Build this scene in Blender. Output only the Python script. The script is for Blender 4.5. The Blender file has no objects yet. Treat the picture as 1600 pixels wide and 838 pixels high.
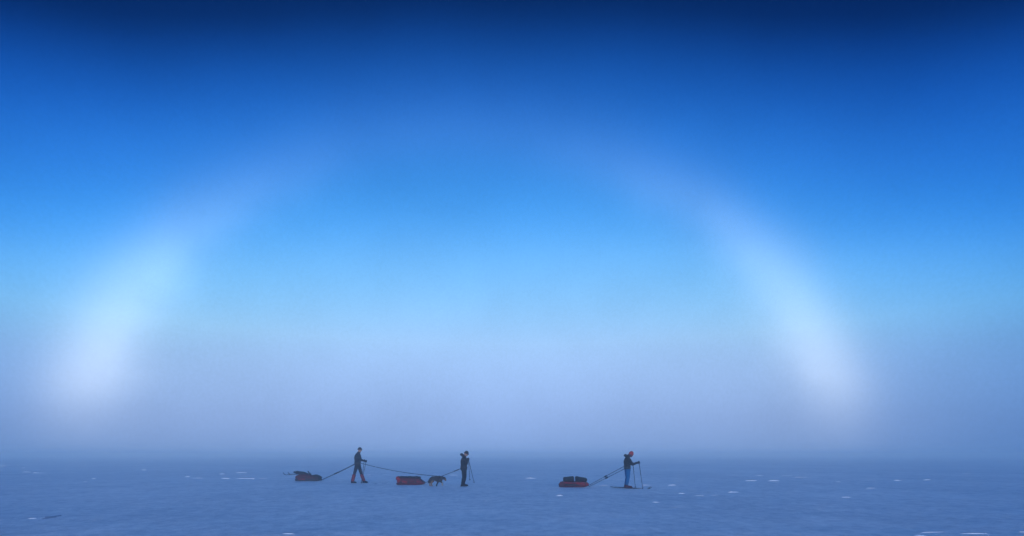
import bpy, bmesh, math, random
import numpy as np
from mathutils import Vector, Matrix, noise

random.seed(7)
S = bpy.context.scene
COL = S.collection
R = math.radians

# ------------------------------------------------------------------ camera
F, HZ, CX, H = 760.0, 710.0, 800.0, 1.49        # focal length, horizon row, centre column (1600 px wide), eye height
cam = bpy.data.cameras.new("camera")
cam.sensor_width = 36.0
cam.lens = 36.0 * F / 1600.0
cam.shift_y = (HZ - 419.0) / 1600.0
cam.clip_start = 0.1
cam.clip_end = 8000.0
cam_o = bpy.data.objects.new("camera", cam)
COL.objects.link(cam_o)
cam_o.location = (0, 0, H)
cam_o.rotation_euler = (R(90), 0, 0)
S.camera = cam_o

# ------------------------------------------------------------------ light
SUN_EL, SUN_AZ = 3.5, 176.0                       # low sun behind the camera; azimuth clockwise from +Y
sun_dir = Vector((math.sin(R(SUN_AZ)) * math.cos(R(SUN_EL)), math.cos(R(SUN_AZ)) * math.cos(R(SUN_EL)), math.sin(R(SUN_EL))))
anti = -sun_dir
sun = bpy.data.lights.new("sun", 'SUN')
sun.energy = 1.6
sun.angle = R(14)
sun.color = (1.0, 0.93, 0.84)
sun_o = bpy.data.objects.new("sun", sun)
COL.objects.link(sun_o)
sun_o.rotation_euler = (-sun_dir).to_track_quat('-Z', 'Y').to_euler()

world = bpy.data.worlds.new("World")
S.world = world
world.use_nodes = True
nt = world.node_tree
N, L = nt.nodes, nt.links
bg = N['Background']
bg.inputs['Strength'].default_value = 0.1

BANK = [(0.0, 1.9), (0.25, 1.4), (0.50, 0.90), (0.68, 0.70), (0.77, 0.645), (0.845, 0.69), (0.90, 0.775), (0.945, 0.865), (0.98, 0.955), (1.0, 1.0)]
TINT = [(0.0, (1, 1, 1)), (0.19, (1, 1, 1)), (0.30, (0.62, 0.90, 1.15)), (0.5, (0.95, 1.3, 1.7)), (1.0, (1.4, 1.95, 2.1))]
def nd(kind, **kw):
    n = N.new(kind)
    for k, v in kw.items():
        setattr(n, k, v)
    return n

def mth(op, a, b=None, clamp=False):
    n = nd('ShaderNodeMath', operation=op, use_clamp=clamp)
    for i, v in enumerate((a, b)):
        if v is None:
            continue
        if isinstance(v, (int, float)):
            n.inputs[i].default_value = v
        else:
            L.new(v, n.inputs[i])
    return n.outputs[0]

def sstep(v, a, b, lo=0.0, hi=1.0):
    n = nd('ShaderNodeMapRange', interpolation_type='SMOOTHSTEP')
    L.new(v, n.inputs['Value'])
    n.inputs['From Min'].default_value, n.inputs['From Max'].default_value = a, b
    n.inputs['To Min'].default_value, n.inputs['To Max'].default_value = lo, hi
    return n.outputs['Result']

def ramp(v, stops, interp='B_SPLINE'):
    n = nd('ShaderNodeValToRGB')
    cr = n.color_ramp
    cr.interpolation = interp
    while len(cr.elements) < len(stops):
        cr.elements.new(0.5)
    for e, (p, c) in zip(cr.elements, stops):
        e.position = p
        e.color = (*c, 1.0)
    L.new(v, n.inputs['Fac'])
    return n.outputs['Color']

tc = nd('ShaderNodeTexCoord')
sep = nd('ShaderNodeSeparateXYZ')
L.new(tc.outputs['Generated'], sep.inputs[0])
zc = mth('MAXIMUM', sep.outputs[2], 0.22)
comb = nd('ShaderNodeCombineXYZ')
L.new(sep.outputs[0], comb.inputs[0]); L.new(sep.outputs[1], comb.inputs[1]); L.new(zc, comb.inputs[2])
sky = nd('ShaderNodeTexSky', sky_type='NISHITA', sun_disc=False)
sky.sun_elevation = R(SUN_EL)
sky.sun_rotation = R(SUN_AZ)
sky.altitude, sky.air_density, sky.dust_density, sky.ozone_density = 0, 1.0, 0.5, 3.0
L.new(comb.outputs[0], sky.inputs[0])
# height above the fog, 0 horizon .. 1 zenith; the fog bank stands high straight across the plain and sinks away to the sides; sunward, out of view, it is raised to light the snow
zp = mth('MAXIMUM', mth('MINIMUM', sep.outputs[2], 0.9999), 0.0)
hor = mth('SQRT', mth('SUBTRACT', 1.0, mth('MULTIPLY', zp, zp)))
ah = Vector((0, 1, 0))
doth = nd('ShaderNodeVectorMath', operation='DOT_PRODUCT')
L.new(tc.outputs['Generated'], doth.inputs[0])
doth.inputs[1].default_value = ah
caz = mth('DIVIDE', doth.outputs['Value'], hor)
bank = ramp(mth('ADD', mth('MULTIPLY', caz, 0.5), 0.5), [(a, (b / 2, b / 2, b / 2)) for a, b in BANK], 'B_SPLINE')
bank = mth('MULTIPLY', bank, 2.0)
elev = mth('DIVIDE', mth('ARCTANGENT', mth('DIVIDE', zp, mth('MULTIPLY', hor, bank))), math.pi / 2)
# arctic ice-fog air: ratio of the cold blue graded sky to the clear sky, by elevation; lifted again towards the unseen zenith to light the snow
GRADE = [(0.000, (0.11, 0.15, 0.42)), (0.05, (0.2, 0.2, 0.4)), (1.0, (0.02, 0.05, 0.2))]
#GRADE_BEGIN
GRADE = [(0.0000, (2.9832, 2.2087, 2.7778)), (0.0251, (3.5048, 2.4878, 3.0132)), (0.0502, (3.8993, 2.6848, 3.1661)), (0.0750, (4.3185, 2.9967, 3.4198)), (0.1079, (4.7630, 3.3670, 3.7191)), (0.1401, (4.8285, 3.6014, 3.8568)), (0.1716, (4.7929, 4.0681, 4.0938)), (0.2098, (4.1701, 4.3861, 4.5272)), (0.2466, (3.3867, 4.4002, 4.9540)), (0.2816, (2.0898, 3.8443, 5.0345)), (0.3150, (1.4222, 3.3620, 4.8369)), (0.3465, (1.1334, 2.9345, 4.6472)), (0.3763, (0.8892, 2.5844, 4.3951)), (0.4043, (0.5970, 2.0533, 3.8545)), (0.4306, (0.3975, 1.5454, 3.1358)), (0.4552, (0.2505, 0.9925, 2.1636)), (0.4784, (0.1475, 0.5036, 1.1580)), (0.5333, (0.1106, 0.3777, 0.8685)), (0.6889, (0.1770, 0.6043, 1.3896)), (1.0000, (0.3539, 1.2087, 2.7792))]
#GRADE_END
grade = ramp(elev, [(p, tuple(v / 5 for v in c)) for p, c in GRADE], 'B_SPLINE')
gm = nd('ShaderNodeVectorMath', operation='MULTIPLY')
L.new(sky.outputs[0], gm.inputs[0]); L.new(grade, gm.inputs[1])
gs = nd('ShaderNodeVectorMath', operation='SCALE')
L.new(gm.outputs[0], gs.inputs[0])
# angle from the antisolar point
dot = nd('ShaderNodeVectorMath', operation='DOT_PRODUCT')
L.new(tc.outputs['Generated'], dot.inputs[0])
dot.inputs[1].default_value = anti
theta = mth('MULTIPLY', mth('ARCCOSINE', mth('MINIMUM', dot.outputs['Value'], 1.0)), 180 / math.pi)
# drifting fog, soft and irregular
nz = nd('ShaderNodeTexNoise')
L.new(tc.outputs['Generated'], nz.inputs['Vector'])
nz.inputs['Scale'].default_value = 5.0
nz.inputs['Detail'].default_value = 4.0
fogn = sstep(nz.outputs[0], 0.25, 0.75, -1.0, 1.0)
nf = nd('ShaderNodeTexNoise')
L.new(tc.outputs['Generated'], nf.inputs['Vector'])
nf.inputs['Scale'].default_value = 210.0
nf.inputs['Detail'].default_value = 3.0
finen = sstep(nf.outputs[0], 0.2, 0.8, -1.0, 1.0)
# air inside the bow is a little brighter than outside it
inside = sstep(theta, 34.0, 62.0, 1.0, 0.80)
mott = mth('ADD', mth('ADD', mth('MULTIPLY', fogn, 0.04), mth('MULTIPLY', finen, 0.028)), 1.0)
L.new(mth('MULTIPLY', mth('MULTIPLY', inside, mott), 5.0), gs.inputs['Scale'])
# the fogbow: a broad white ring 38 degrees round the antisolar point, as strong as the fog is thick
wob = mth('ADD', theta, mth('MULTIPLY', fogn, 0.5))
d = mth('SUBTRACT', wob, 38.3)
gin = mth('POWER', 2.718, mth('MULTIPLY', mth('MULTIPLY', mth('DIVIDE', mth('MINIMUM', d, 0.0), 2.8), mth('DIVIDE', mth('MINIMUM', d, 0.0), 2.8)), -1.0))
gout = mth('POWER', 2.718, mth('MULTIPLY', mth('MULTIPLY', mth('DIVIDE', mth('MAXIMUM', d, 0.0), 3.1), mth('DIVIDE', mth('MAXIMUM', d, 0.0), 3.1)), -1.0))
ring = mth('MULTIPLY', gin, gout)
BOWV = [(p, (q, q, q)) for p, q in ((0.0, 0.10), (0.035, 0.28), (0.063, 0.54), (0.088, 0.88), (0.116, 1.12), (0.178, 0.80), (0.238, 0.63), (0.288, 0.38), (0.338, 0.10), (0.39, 0.02), (0.45, 0.02), (1.0, 0.02))]
vis = ramp(elev, BOWV, 'B_SPLINE')
side = sstep(sep.outputs[0], -0.65, 0.6, 0.96, 0.94)
amp = mth('MULTIPLY', mth('MULTIPLY', mth('MULTIPLY', ring, vis), side), mth('ADD', mth('MULTIPLY', fogn, 0.15), 1.0))
bowc = nd('ShaderNodeVectorMath', operation='SCALE')
bowc.inputs[0].default_value = (2.5, 2.55, 2.4)
L.new(amp, bowc.inputs['Scale'])
tot = nd('ShaderNodeVectorMath', operation='ADD')
# outside the bow the air is a purer, colder blue; behind the camera extra blue brightness is added to light the snow
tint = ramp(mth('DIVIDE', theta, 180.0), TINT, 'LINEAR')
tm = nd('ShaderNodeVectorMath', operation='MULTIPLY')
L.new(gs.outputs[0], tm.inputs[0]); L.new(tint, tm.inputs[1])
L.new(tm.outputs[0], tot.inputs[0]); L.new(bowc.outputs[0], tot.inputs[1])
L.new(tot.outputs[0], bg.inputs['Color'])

S.view_settings.view_transform = 'Standard'
S.view_settings.look = 'None'
S.view_settings.exposure = 0.0
S.view_settings.gamma = 1.0
S.render.engine = 'CYCLES'
S.cycles.max_bounces = 8
S.cycles.diffuse_bounces = 3
S.cycles.volume_bounces = 3
S.cycles.use_denoising = True

# ------------------------------------------------------------------ materials
def material(name, col, rough=0.8, col2=None, scale=8.0, bump=0.0, bscale=60.0, spec=0.12, stretch=None):
    m = bpy.data.materials.new(name)
    m.use_nodes = True
    t = m.node_tree
    p = t.nodes['Principled BSDF']
    p.inputs['Roughness'].default_value = rough
    p.inputs['Specular IOR Level'].default_value = spec
    c = t.nodes.new('ShaderNodeTexCoord')
    vec = c.outputs['Object']
    if stretch:
        mp = t.nodes.new('ShaderNodeMapping')
        mp.inputs['Scale'].default_value = stretch
        t.links.new(vec, mp.inputs[0])
        vec = mp.outputs[0]
    n = t.nodes.new('ShaderNodeTexNoise')
    n.inputs['Scale'].default_value = scale
    n.inputs['Detail'].default_value = 5
    t.links.new(vec, n.inputs['Vector'])
    r = t.nodes.new('ShaderNodeValToRGB')
    r.color_ramp.elements[0].position, r.color_ramp.elements[1].position = 0.35, 0.65
    r.color_ramp.elements[0].color = (*(col2 or [v * 0.8 for v in col]), 1)
    r.color_ramp.elements[1].color = (*col, 1)
    t.links.new(n.outputs[0], r.inputs[0])
    t.links.new(r.outputs[0], p.inputs['Base Color'])
    if bump:
        b = t.nodes.new('ShaderNodeTexNoise')
        b.inputs['Scale'].default_value = bscale
        b.inputs['Detail'].default_value = 6
        t.links.new(vec, b.inputs['Vector'])
        bn = t.nodes.new('ShaderNodeBump')
        bn.inputs['Strength'].default_value = bump
        bn.inputs['Distance'].default_value = 0.02
        t.links.new(b.outputs[0], bn.inputs['Height'])
        t.links.new(bn.outputs[0], p.inputs['Normal'])
    return m

M = {}
def snow_material():
    m = bpy.data.materials.new('wind packed snow')
    m.use_nodes = True
    t = m.node_tree
    p = t.nodes['Principled BSDF']
    p.inputs['Roughness'].default_value = 0.55
    p.inputs['Specular IOR Level'].default_value = 0.38
    c = t.nodes.new('ShaderNodeTexCoord')
    mp = t.nodes.new('ShaderNodeMapping')
    mp.inputs['Rotation'].default_value = (0, 0, R(-14))
    mp.inputs['Scale'].default_value = (0.85, 0.8, 1.0)
    t.links.new(c.outputs['Object'], mp.inputs[0])
    def ns(scale, det, rough=0.6):
        n = t.nodes.new('ShaderNodeTexNoise')
        n.inputs['Scale'].default_value, n.inputs['Detail'].default_value, n.inputs['Roughness'].default_value = scale, det, rough
        t.links.new(mp.outputs[0], n.inputs['Vector'])
        return n.outputs[0]
    def mx(a, b, f):
        n = t.nodes.new('ShaderNodeMix')
        n.inputs[0].default_value = f
        t.links.new(a, n.inputs[2]); t.links.new(b, n.inputs[3])
        return n.outputs[0]
    v = mx(mx(ns(0.14, 4), ns(0.9, 6, 0.7), 0.55), ns(3.6, 8, 0.85), 0.55)
    r = t.nodes.new('ShaderNodeValToRGB')           # glazed crust to fresh powder
    r.color_ramp.elements[0].position, r.color_ramp.elements[1].position = 0.41, 0.59
    r.color_ramp.elements[0].color, r.color_ramp.elements[1].color = (0.50, 0.57, 0.66, 1), (0.87, 0.90, 0.94, 1)
    t.links.new(v, r.inputs[0])
    t.links.new(r.outputs[0], p.inputs['Base Color'])
    h = mx(ns(2.2, 5), ns(11.0, 7, 0.7), 0.4)
    b = t.nodes.new('ShaderNodeBump')
    b.inputs['Strength'].default_value, b.inputs['Distance'].default_value = 0.9, 0.06
    t.links.new(h, b.inputs['Height'])
    t.links.new(b.outputs[0], p.inputs['Normal'])
    return m
M['snow'] = snow_material()
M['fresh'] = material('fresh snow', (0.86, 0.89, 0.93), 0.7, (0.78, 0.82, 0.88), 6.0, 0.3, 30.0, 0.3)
M['ice'] = material('bare blue ice', (0.30, 0.38, 0.50), 0.45, (0.24, 0.32, 0.44), 5.0, 0.3, 20.0, 0.4)
M['skin'] = material('skin', (0.42, 0.25, 0.19), 0.6)
M['black'] = material('black shell fabric', (0.007, 0.008, 0.012), 0.8, None, 10, 0.3, 40)
M['navy'] = material('navy shell fabric', (0.009, 0.011, 0.022), 0.8, None, 10, 0.3, 40)
M['blue'] = material('bright blue trousers', (0.003, 0.105, 0.29), 0.75, (0.002, 0.08, 0.22), 10, 0.3, 40)
M['red'] = material('red nylon', (0.34, 0.020, 0.03), 0.6, (0.20, 0.014, 0.022), 7, 0.3, 40)
M['patchy'] = material('sun faded patchy red tarp', (0.28, 0.017, 0.026), 0.7, (0.035, 0.011, 0.018), 4.5, 0.3, 40)
M['orange'] = material('orange red knit', (0.36, 0.03, 0.035), 0.85, (0.22, 0.022, 0.027), 20, 0.4, 90)
M['maroon'] = material('dull red nylon', (0.11, 0.014, 0.020), 0.75, (0.04, 0.010, 0.016), 5, 0.3, 40)
M['hull'] = material('dark plastic hull', (0.03, 0.03, 0.035), 0.45)
M['rubber'] = material('black rubber', (0.015, 0.015, 0.016), 0.6)
M['gaiter'] = material('red gaiter nylon', (0.22, 0.02, 0.03), 0.7, (0.12, 0.016, 0.024), 7, 0.3, 40)
M['boot_red'] = material('dark red boot leather', (0.075, 0.012, 0.018), 0.6)
M['rope'] = material('dark cord', (0.010, 0.011, 0.015), 0.8)
M['alu'] = material('dark anodised pole', (0.018, 0.02, 0.028), 0.5)
M['base'] = material('ski base', (0.02, 0.02, 0.025), 0.4)
M['eye'] = material('eye', (0.03, 0.02, 0.02), 0.2)
M['lip'] = material('lips', (0.3, 0.11, 0.1), 0.6)
M['strap'] = material('webbing strap', (0.03, 0.03, 0.035), 0.7)
M['buckle'] = material('pale buckle webbing', (0.35, 0.36, 0.38), 0.6)

# ------------------------------------------------------------------ helpers
def tag(o, label=None, cat=None, group=None, kind=None):
    if label: o['label'] = label
    if cat: o['category'] = cat
    if group: o['group'] = group
    if kind: o['kind'] = kind
    return o

def empty(name, loc, label, cat, group=None, rz=0.0):
    o = bpy.data.objects.new(name, None)
    COL.objects.link(o)
    o.location = loc
    o.rotation_euler = (0, 0, rz)
    o.empty_display_size = 0.2
    return tag(o, label, cat, group)

def link(name, me, m, parent=None, smooth=True):
    me.materials.clear()
    me.materials.append(m)
    if smooth:
        me.polygons.foreach_set('use_smooth', [True] * len(me.polygons))
    o = bpy.data.objects.new(name, me)
    COL.objects.link(o)
    if parent is not None:
        o.parent = parent
    return o

class Geo:
    """Collects closed lofts, balls and boxes as raw vertices and faces."""
    def __init__(self):
        self.v, self.f = [], []
    def add(self, vs, fs):
        k = len(self.v)
        self.v += [tuple(p) for p in vs]
        self.f += [tuple(i + k for i in f) for f in fs]
    def loft(self, rings, n=14, ref=(0, 1, 0), cap=True, power=1.0):
        """rings: (centre, radius along ref, radius across); the path's ends are closed."""
        C = [Vector(r[0]) for r in rings]
        vs, fs = [], []
        ref = Vector(ref)
        for i, r in enumerate(rings):
            T = (C[min(i + 1, len(C) - 1)] - C[max(i - 1, 0)])
            T = T.normalized() if T.length > 1e-9 else Vector((0, 0, 1))
            s = ref - T * ref.dot(T)
            if s.length < 0.05:
                s = Vector((1, 0, 0)) - T * T.x
            s.normalize()
            q = T.cross(s)
            for k in range(n):
                a = 2 * math.pi * k / n
                ca, sa = math.cos(a), math.sin(a)
                if power != 1.0:
                    ca = math.copysign(abs(ca) ** power, ca); sa = math.copysign(abs(sa) ** power, sa)
                vs.append(C[i] + s * (r[1] * ca) + q * (r[2] * sa))
        m = len(rings)
        for i in range(m - 1):
            for k in range(n):
                k2 = (k + 1) % n
                fs.append((i * n + k, i * n + k2, (i + 1) * n + k2, (i + 1) * n + k))
        if cap:
            for i, flip in ((0, True), (m - 1, False)):
                vs.append(C[i])
                c = len(vs) - 1
                for k in range(n):
                    k2 = (k + 1) % n
                    fs.append((c, i * n + k2, i * n + k) if flip else (c, i * n + k, i * n + k2))
        self.add(vs, fs)
        return self
    def tube(self, pts, r, n=8, r2=None):
        m = len(pts)
        rr = [r if r2 is None else r + (r2 - r) * i / max(1, m - 1) for i in range(m)]
        return self.loft([(p, q, q) for p, q in zip(pts, rr)], n)
    def ball(self, c, rad, mat=None, nu=14, nv=9, cut=None):
        """ellipsoid; cut keeps only polar rings from 0 to cut (radians from +Z)."""
        c = Vector(c)
        rx, ry, rz = rad
        vs, fs = [], []
        top = cut or math.pi
        for j in range(nv + 1):
            t = top * j / nv
            for k in range(nu):
                a = 2 * math.pi * k / nu
                p = Vector((rx * math.sin(t) * math.cos(a), ry * math.sin(t) * math.sin(a), rz * math.cos(t)))
                vs.append(p)
        for j in range(nv):
            for k in range(nu):
                k2 = (k + 1) % nu
                fs.append((j * nu + k, (j + 1) * nu + k, (j + 1) * nu + k2, j * nu + k2))
        if cut:
            vs.append(Vector((0, 0, rz * math.cos(top))))
            q = len(vs) - 1
            for k in range(nu):
                fs.append((q, nv * nu + (k + 1) % nu, nv * nu + k))
        if mat is not None:
            vs = [mat @ p for p in vs]
        self.add([p + c for p in vs], fs)
        return self
    def mesh(self, name):
        me = bpy.data.meshes.new(name)
        me.from_pydata(self.v, [], self.f)
        bm = bmesh.new()
        bm.from_mesh(me)
        bmesh.ops.remove_doubles(bm, verts=bm.verts, dist=1e-5)
        bmesh.ops.recalc_face_normals(bm, faces=bm.faces)
        bm.to_mesh(me)
        bm.free()
        return me
    def fused(self, name, voxel=0.012, smooth=3, fold=0.0, fscale=9.0, seed=0.0):
        """All pieces melted into ONE continuous surface, with optional cloth folds."""
        me = self.mesh(name + '_raw')
        o = bpy.data.objects.new('tmp', me)
        COL.objects.link(o)
        r = o.modifiers.new('r', 'REMESH')
        r.mode = 'VOXEL'
        r.voxel_size = voxel
        if smooth:
            s = o.modifiers.new('s', 'SMOOTH')
            s.iterations = smooth
            s.factor = 0.5
        dg = bpy.context.evaluated_depsgraph_get()
        out = bpy.data.meshes.new_from_object(o.evaluated_get(dg))
        bpy.data.objects.remove(o)
        bpy.data.meshes.remove(me)
        out.name = name
        if fold:
            nor = [v.normal.copy() for v in out.vertices]       # read before any vertex moves
            for i, v in enumerate(out.vertices):
                q = v.co * fscale + Vector((seed, seed, seed))
                k = noise.noise((q.x, q.y, q.z * 2.2)) + 0.5 * noise.noise((q.x * 2.3, q.y * 2.3, q.z * 4.1))
                v.co += nor[i] * (k * fold)
        return out

# value noise on the plane, for the snow surface
_rs = np.random.RandomState(3)
_T = _rs.rand(256, 256)
def vnoise(x, y):
    x, y = np.asarray(x, float), np.asarray(y, float)
    xi, yi = np.floor(x).astype(int), np.floor(y).astype(int)
    fx, fy = x - xi, y - yi
    fx, fy = fx * fx * (3 - 2 * fx), fy * fy * (3 - 2 * fy)
    t = lambda a, b: _T[a & 255, b & 255]
    return (t(xi, yi) * (1 - fx) + t(xi + 1, yi) * fx) * (1 - fy) + (t(xi, yi + 1) * (1 - fx) + t(xi + 1, yi + 1) * fx) * fy - 0.5

def ground(x, y):
    x, y = np.asarray(x, float), np.asarray(y, float)
    u, v = x * 0.97 + y * 0.24, -x * 0.24 + y * 0.97     # wind runs mostly across the view
    g = 0.10 * vnoise(u / 14 + 9, v / 9 + 4) + 0.05 * vnoise(u / 4.5, v / 2.0) + 0.028 * vnoise(u / 1.6 + 31, v / 0.7 + 17) + 0.014 * vnoise(u / 0.6 + 3, v / 0.33 + 7)
    return g

def g1(x, y):
    return float(ground(x, y))

def at(px, Y):
    return (px - CX) / F * Y
def zat(py, Y):
    return H - (py - HZ) / F * Y
def depth(py):
    return H * F / (py - HZ)

# ------------------------------------------------------------------ snow plain
def build_ground():
    na = 900
    rr = [0.0]
    r = 0.6
    while r < 2500:
        rr.append(r)
        r *= 1.018 if r < 120 else 1.05
    rr = np.array(rr[1:])
    # finer steps ahead of the camera, coarser behind
    t = np.linspace(0, 1, na, endpoint=False)
    ang = 2 * math.pi * t - 0.9 * np.sin(2 * math.pi * t)
    A, RR = np.meshgrid(ang, rr)
    X, Y = RR * np.sin(A), RR * np.cos(A)
    Z = ground(X, Y)
    Z *= np.clip(1.6 - RR / 400, 0.15, 1)
    V = np.stack([X, Y, Z], -1).reshape(-1, 3)
    m = len(rr)
    i, k = np.meshgrid(np.arange(m - 1), np.arange(na), indexing='ij')
    k2 = (k + 1) % na
    Q = np.stack([i * na + k, (i + 1) * na + k, (i + 1) * na + k2, i * na + k2], -1).reshape(-1, 4)[:, ::-1]
    me = bpy.data.meshes.new('snow_ground')
    verts = np.vstack([V, [[0, 0, V[:na, 2].mean()]]])
    tri = np.stack([np.full(na, len(V)), np.arange(na), (np.arange(na) + 1) % na], -1)[:, ::-1]
    me.vertices.add(len(verts))
    me.vertices.foreach_set('co', verts.astype(np.float32).ravel())
    nl = Q.size + tri.size
    me.loops.add(nl)
    me.loops.foreach_set('vertex_index', np.concatenate([Q.ravel(), tri.ravel()]).astype(np.int32))
    me.polygons.add(len(Q) + len(tri))
    st = np.concatenate([np.arange(len(Q)) * 4, len(Q) * 4 + np.arange(len(tri)) * 3]).astype(np.int32)
    me.polygons.foreach_set('loop_start', st)
    me.update(calc_edges=True)
    me.validate()
    if me.polygons[0].normal.z < 0:
        me.flip_normals()
    tag(link('snow_ground', me, M['snow']), kind='structure')
build_ground()

# small wind-cut lips of snow that catch the light: (x0, x1, y, thickness in picture rows, dark)
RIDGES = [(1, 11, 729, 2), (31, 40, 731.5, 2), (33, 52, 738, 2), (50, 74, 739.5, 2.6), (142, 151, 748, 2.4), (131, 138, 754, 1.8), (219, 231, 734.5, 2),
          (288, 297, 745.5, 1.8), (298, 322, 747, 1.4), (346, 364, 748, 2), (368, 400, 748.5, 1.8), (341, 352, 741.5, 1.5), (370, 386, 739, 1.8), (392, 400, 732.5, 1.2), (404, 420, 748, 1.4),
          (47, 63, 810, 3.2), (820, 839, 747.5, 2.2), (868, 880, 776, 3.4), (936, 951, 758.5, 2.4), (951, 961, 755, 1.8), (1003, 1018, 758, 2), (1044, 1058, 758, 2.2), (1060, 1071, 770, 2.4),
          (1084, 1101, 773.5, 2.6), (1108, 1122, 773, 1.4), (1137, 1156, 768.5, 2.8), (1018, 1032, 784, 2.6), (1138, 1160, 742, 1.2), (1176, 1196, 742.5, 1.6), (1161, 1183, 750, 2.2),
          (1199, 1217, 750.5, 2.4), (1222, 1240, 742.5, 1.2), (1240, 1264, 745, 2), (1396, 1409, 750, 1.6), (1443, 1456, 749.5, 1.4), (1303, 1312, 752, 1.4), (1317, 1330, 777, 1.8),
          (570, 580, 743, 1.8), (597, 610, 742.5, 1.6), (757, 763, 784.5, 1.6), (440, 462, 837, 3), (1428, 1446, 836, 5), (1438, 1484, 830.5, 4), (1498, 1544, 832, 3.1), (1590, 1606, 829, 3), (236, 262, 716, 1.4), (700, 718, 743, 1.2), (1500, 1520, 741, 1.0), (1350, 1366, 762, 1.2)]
def ridge(x0, x1, py, th, m, name, seed):
    Y = depth(py)
    X0, X1 = at(x0, Y), at(x1, Y)
    h = th / F * Y * (0.6 if py < 795 else 0.42)
    n = max(10, int((X1 - X0) / 0.06))
    rnd = random.Random(seed)
    ph = rnd.random() * 50
    prof = [(-1.0, -0.35), (-0.55, 0.05), (-0.30, 0.75), (-0.05, 1.0), (0.4, 0.92), (1.3, 0.5), (3.0, -0.2)]     # steep lip to the camera, long lee behind
    vs, fs = [], []
    for i in range(n + 1):
        t = i / n
        env = math.sin(math.pi * t) ** 0.55 * (0.62 + 0.75 * (noise.noise((ph + t * (X1 - X0) * 2.1, 1.3, 0)) + 0.25))
        env = max(0.02, env)
        wob = 0.30 * (X1 - X0) ** 0.5 * noise.noise((ph + t * (X1 - X0) * 0.7, 7.0, 0)) + 0.03 * noise.noise((ph + t * 30, 2, 0))
        x = X0 + (X1 - X0) * t
        for (a, b) in prof:
            y = Y + wob + a * h * (0.8 + 0.4 * env)
            vs.append((x + 0.02 * noise.noise((x * 9, a, ph)), y, g1(x, y) + h * (b * env if b > 0 else b)))
    k = len(prof)
    for i in range(n):
        for j in range(k - 1):
            fs.append((i * k + j, (i + 1) * k + j, (i + 1) * k + j + 1, i * k + j + 1))
    cx, cy = (X0 + X1) / 2, Y
    me = bpy.data.meshes.new(name)
    me.from_pydata([(p[0] - cx, p[1] - cy, p[2]) for p in vs], [], fs)
    o = link(name, me, m)
    o.location = (cx, cy, 0)
    return tag(o, kind='structure')
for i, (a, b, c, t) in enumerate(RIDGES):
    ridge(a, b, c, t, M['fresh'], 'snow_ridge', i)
# bare streaks of darker ice between them, and two dark footprints by the walker
def ice_print_mark(x0, x1, py, w, seed):
    Y = depth(py)
    n = 24
    vs, fs = [], []
    for i in range(n + 1):
        t = i / n
        x = at(x0 + (x1 - x0) * t, Y)
        hw = w * math.sin(math.pi * t) ** 0.6 * (0.6 + noise.noise((seed + t * 6, 0, 0)) * 0.5)
        yc = Y + 0.5 * noise.noise((seed, t * 3, 1))
        for q in range(5):
            y = yc + hw * (q / 2 - 1)
            vs.append((x, y, g1(x, y) + 0.006 + (0.012 if 0 < q < 4 else -0.02)))
    for i in range(n):
        for q in range(4):
            fs.append((i * 5 + q, (i + 1) * 5 + q, (i + 1) * 5 + q + 1, i * 5 + q + 1))
    me = bpy.data.meshes.new('ice_print_mark')
    me.from_pydata(vs, [], fs)
    tag(link('ice_print_mark', me, M['ice']), kind='structure')
ice_print_mark(-6, 45, 742.5, 0.5, 1)
ice_print_mark(70, 88, 809, 0.10, 2)
ice_print_mark(582, 590, 756.3, 0.10, 3)  # footprint ahead of the walker, its dark hollow put in as an ice-coloured strip
ice_print_mark(597, 604, 755.2, 0.10, 4)  # second footprint, likewise a dark strip instead of a dent

# ------------------------------------------------------------------ people
def lerp(a, b, t):
    return Vector(a).lerp(Vector(b), t)

def hand(geo, c, axis, back, k=1.0, r=0.0):
    """A fist closed round a pole: palm, four unequal fingers and a thumb."""
    c, A = Vector(c), Vector(axis).normalized()
    U = Vector(back)
    U = (U - A * U.dot(A)).normalized()
    V = A.cross(U)
    fr = 0.0095 * k + r
    R0 = 0.024 * k
    geo.loft([(c + U * 0.088 * k, 0.028 * k + r, 0.022 * k + r), (c + U * 0.060 * k, 0.038 * k + r, 0.020 * k + r), (c + U * 0.032 * k + V * 0.006, 0.042 * k + r, 0.016 * k + r), (c + U * 0.020 * k + V * 0.014, 0.038 * k + r, 0.012 * k + r)], 12, A)
    for off, end, sz in ((0.032, 300, 0.95), (0.011, 322, 1.03), (-0.010, 312, 1.0), (-0.030, 285, 0.86)):
        pts = []
        for q in range(7):
            a = R(35 + (end - 35) * q / 6)
            rr = R0 * (1.15 - 0.05 * q / 6 + (0.1 if q in (2, 4) else 0))
            pts.append(c + A * off * k * (1 - 0.08 * q / 6) + U * rr * math.cos(a) + V * rr * math.sin(a))
        geo.loft([(p, fr * sz * (1 - 0.035 * i), fr * sz * (1 - 0.035 * i)) for i, p in enumerate(pts)], 8, A)
    pts = [c + U * 0.050 * k + A * 0.020 * k - V * 0.012, c + U * 0.026 * k + A * 0.040 * k - V * 0.024 * k, c - U * 0.004 + A * 0.046 * k - V * 0.030 * k, c - U * 0.024 * k + A * 0.044 * k - V * 0.018 * k]
    geo.loft([(p, fr * (1.3 - 0.1 * i), fr * (1.3 - 0.1 * i)) for i, p in enumerate(pts)], 8, A)

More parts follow.
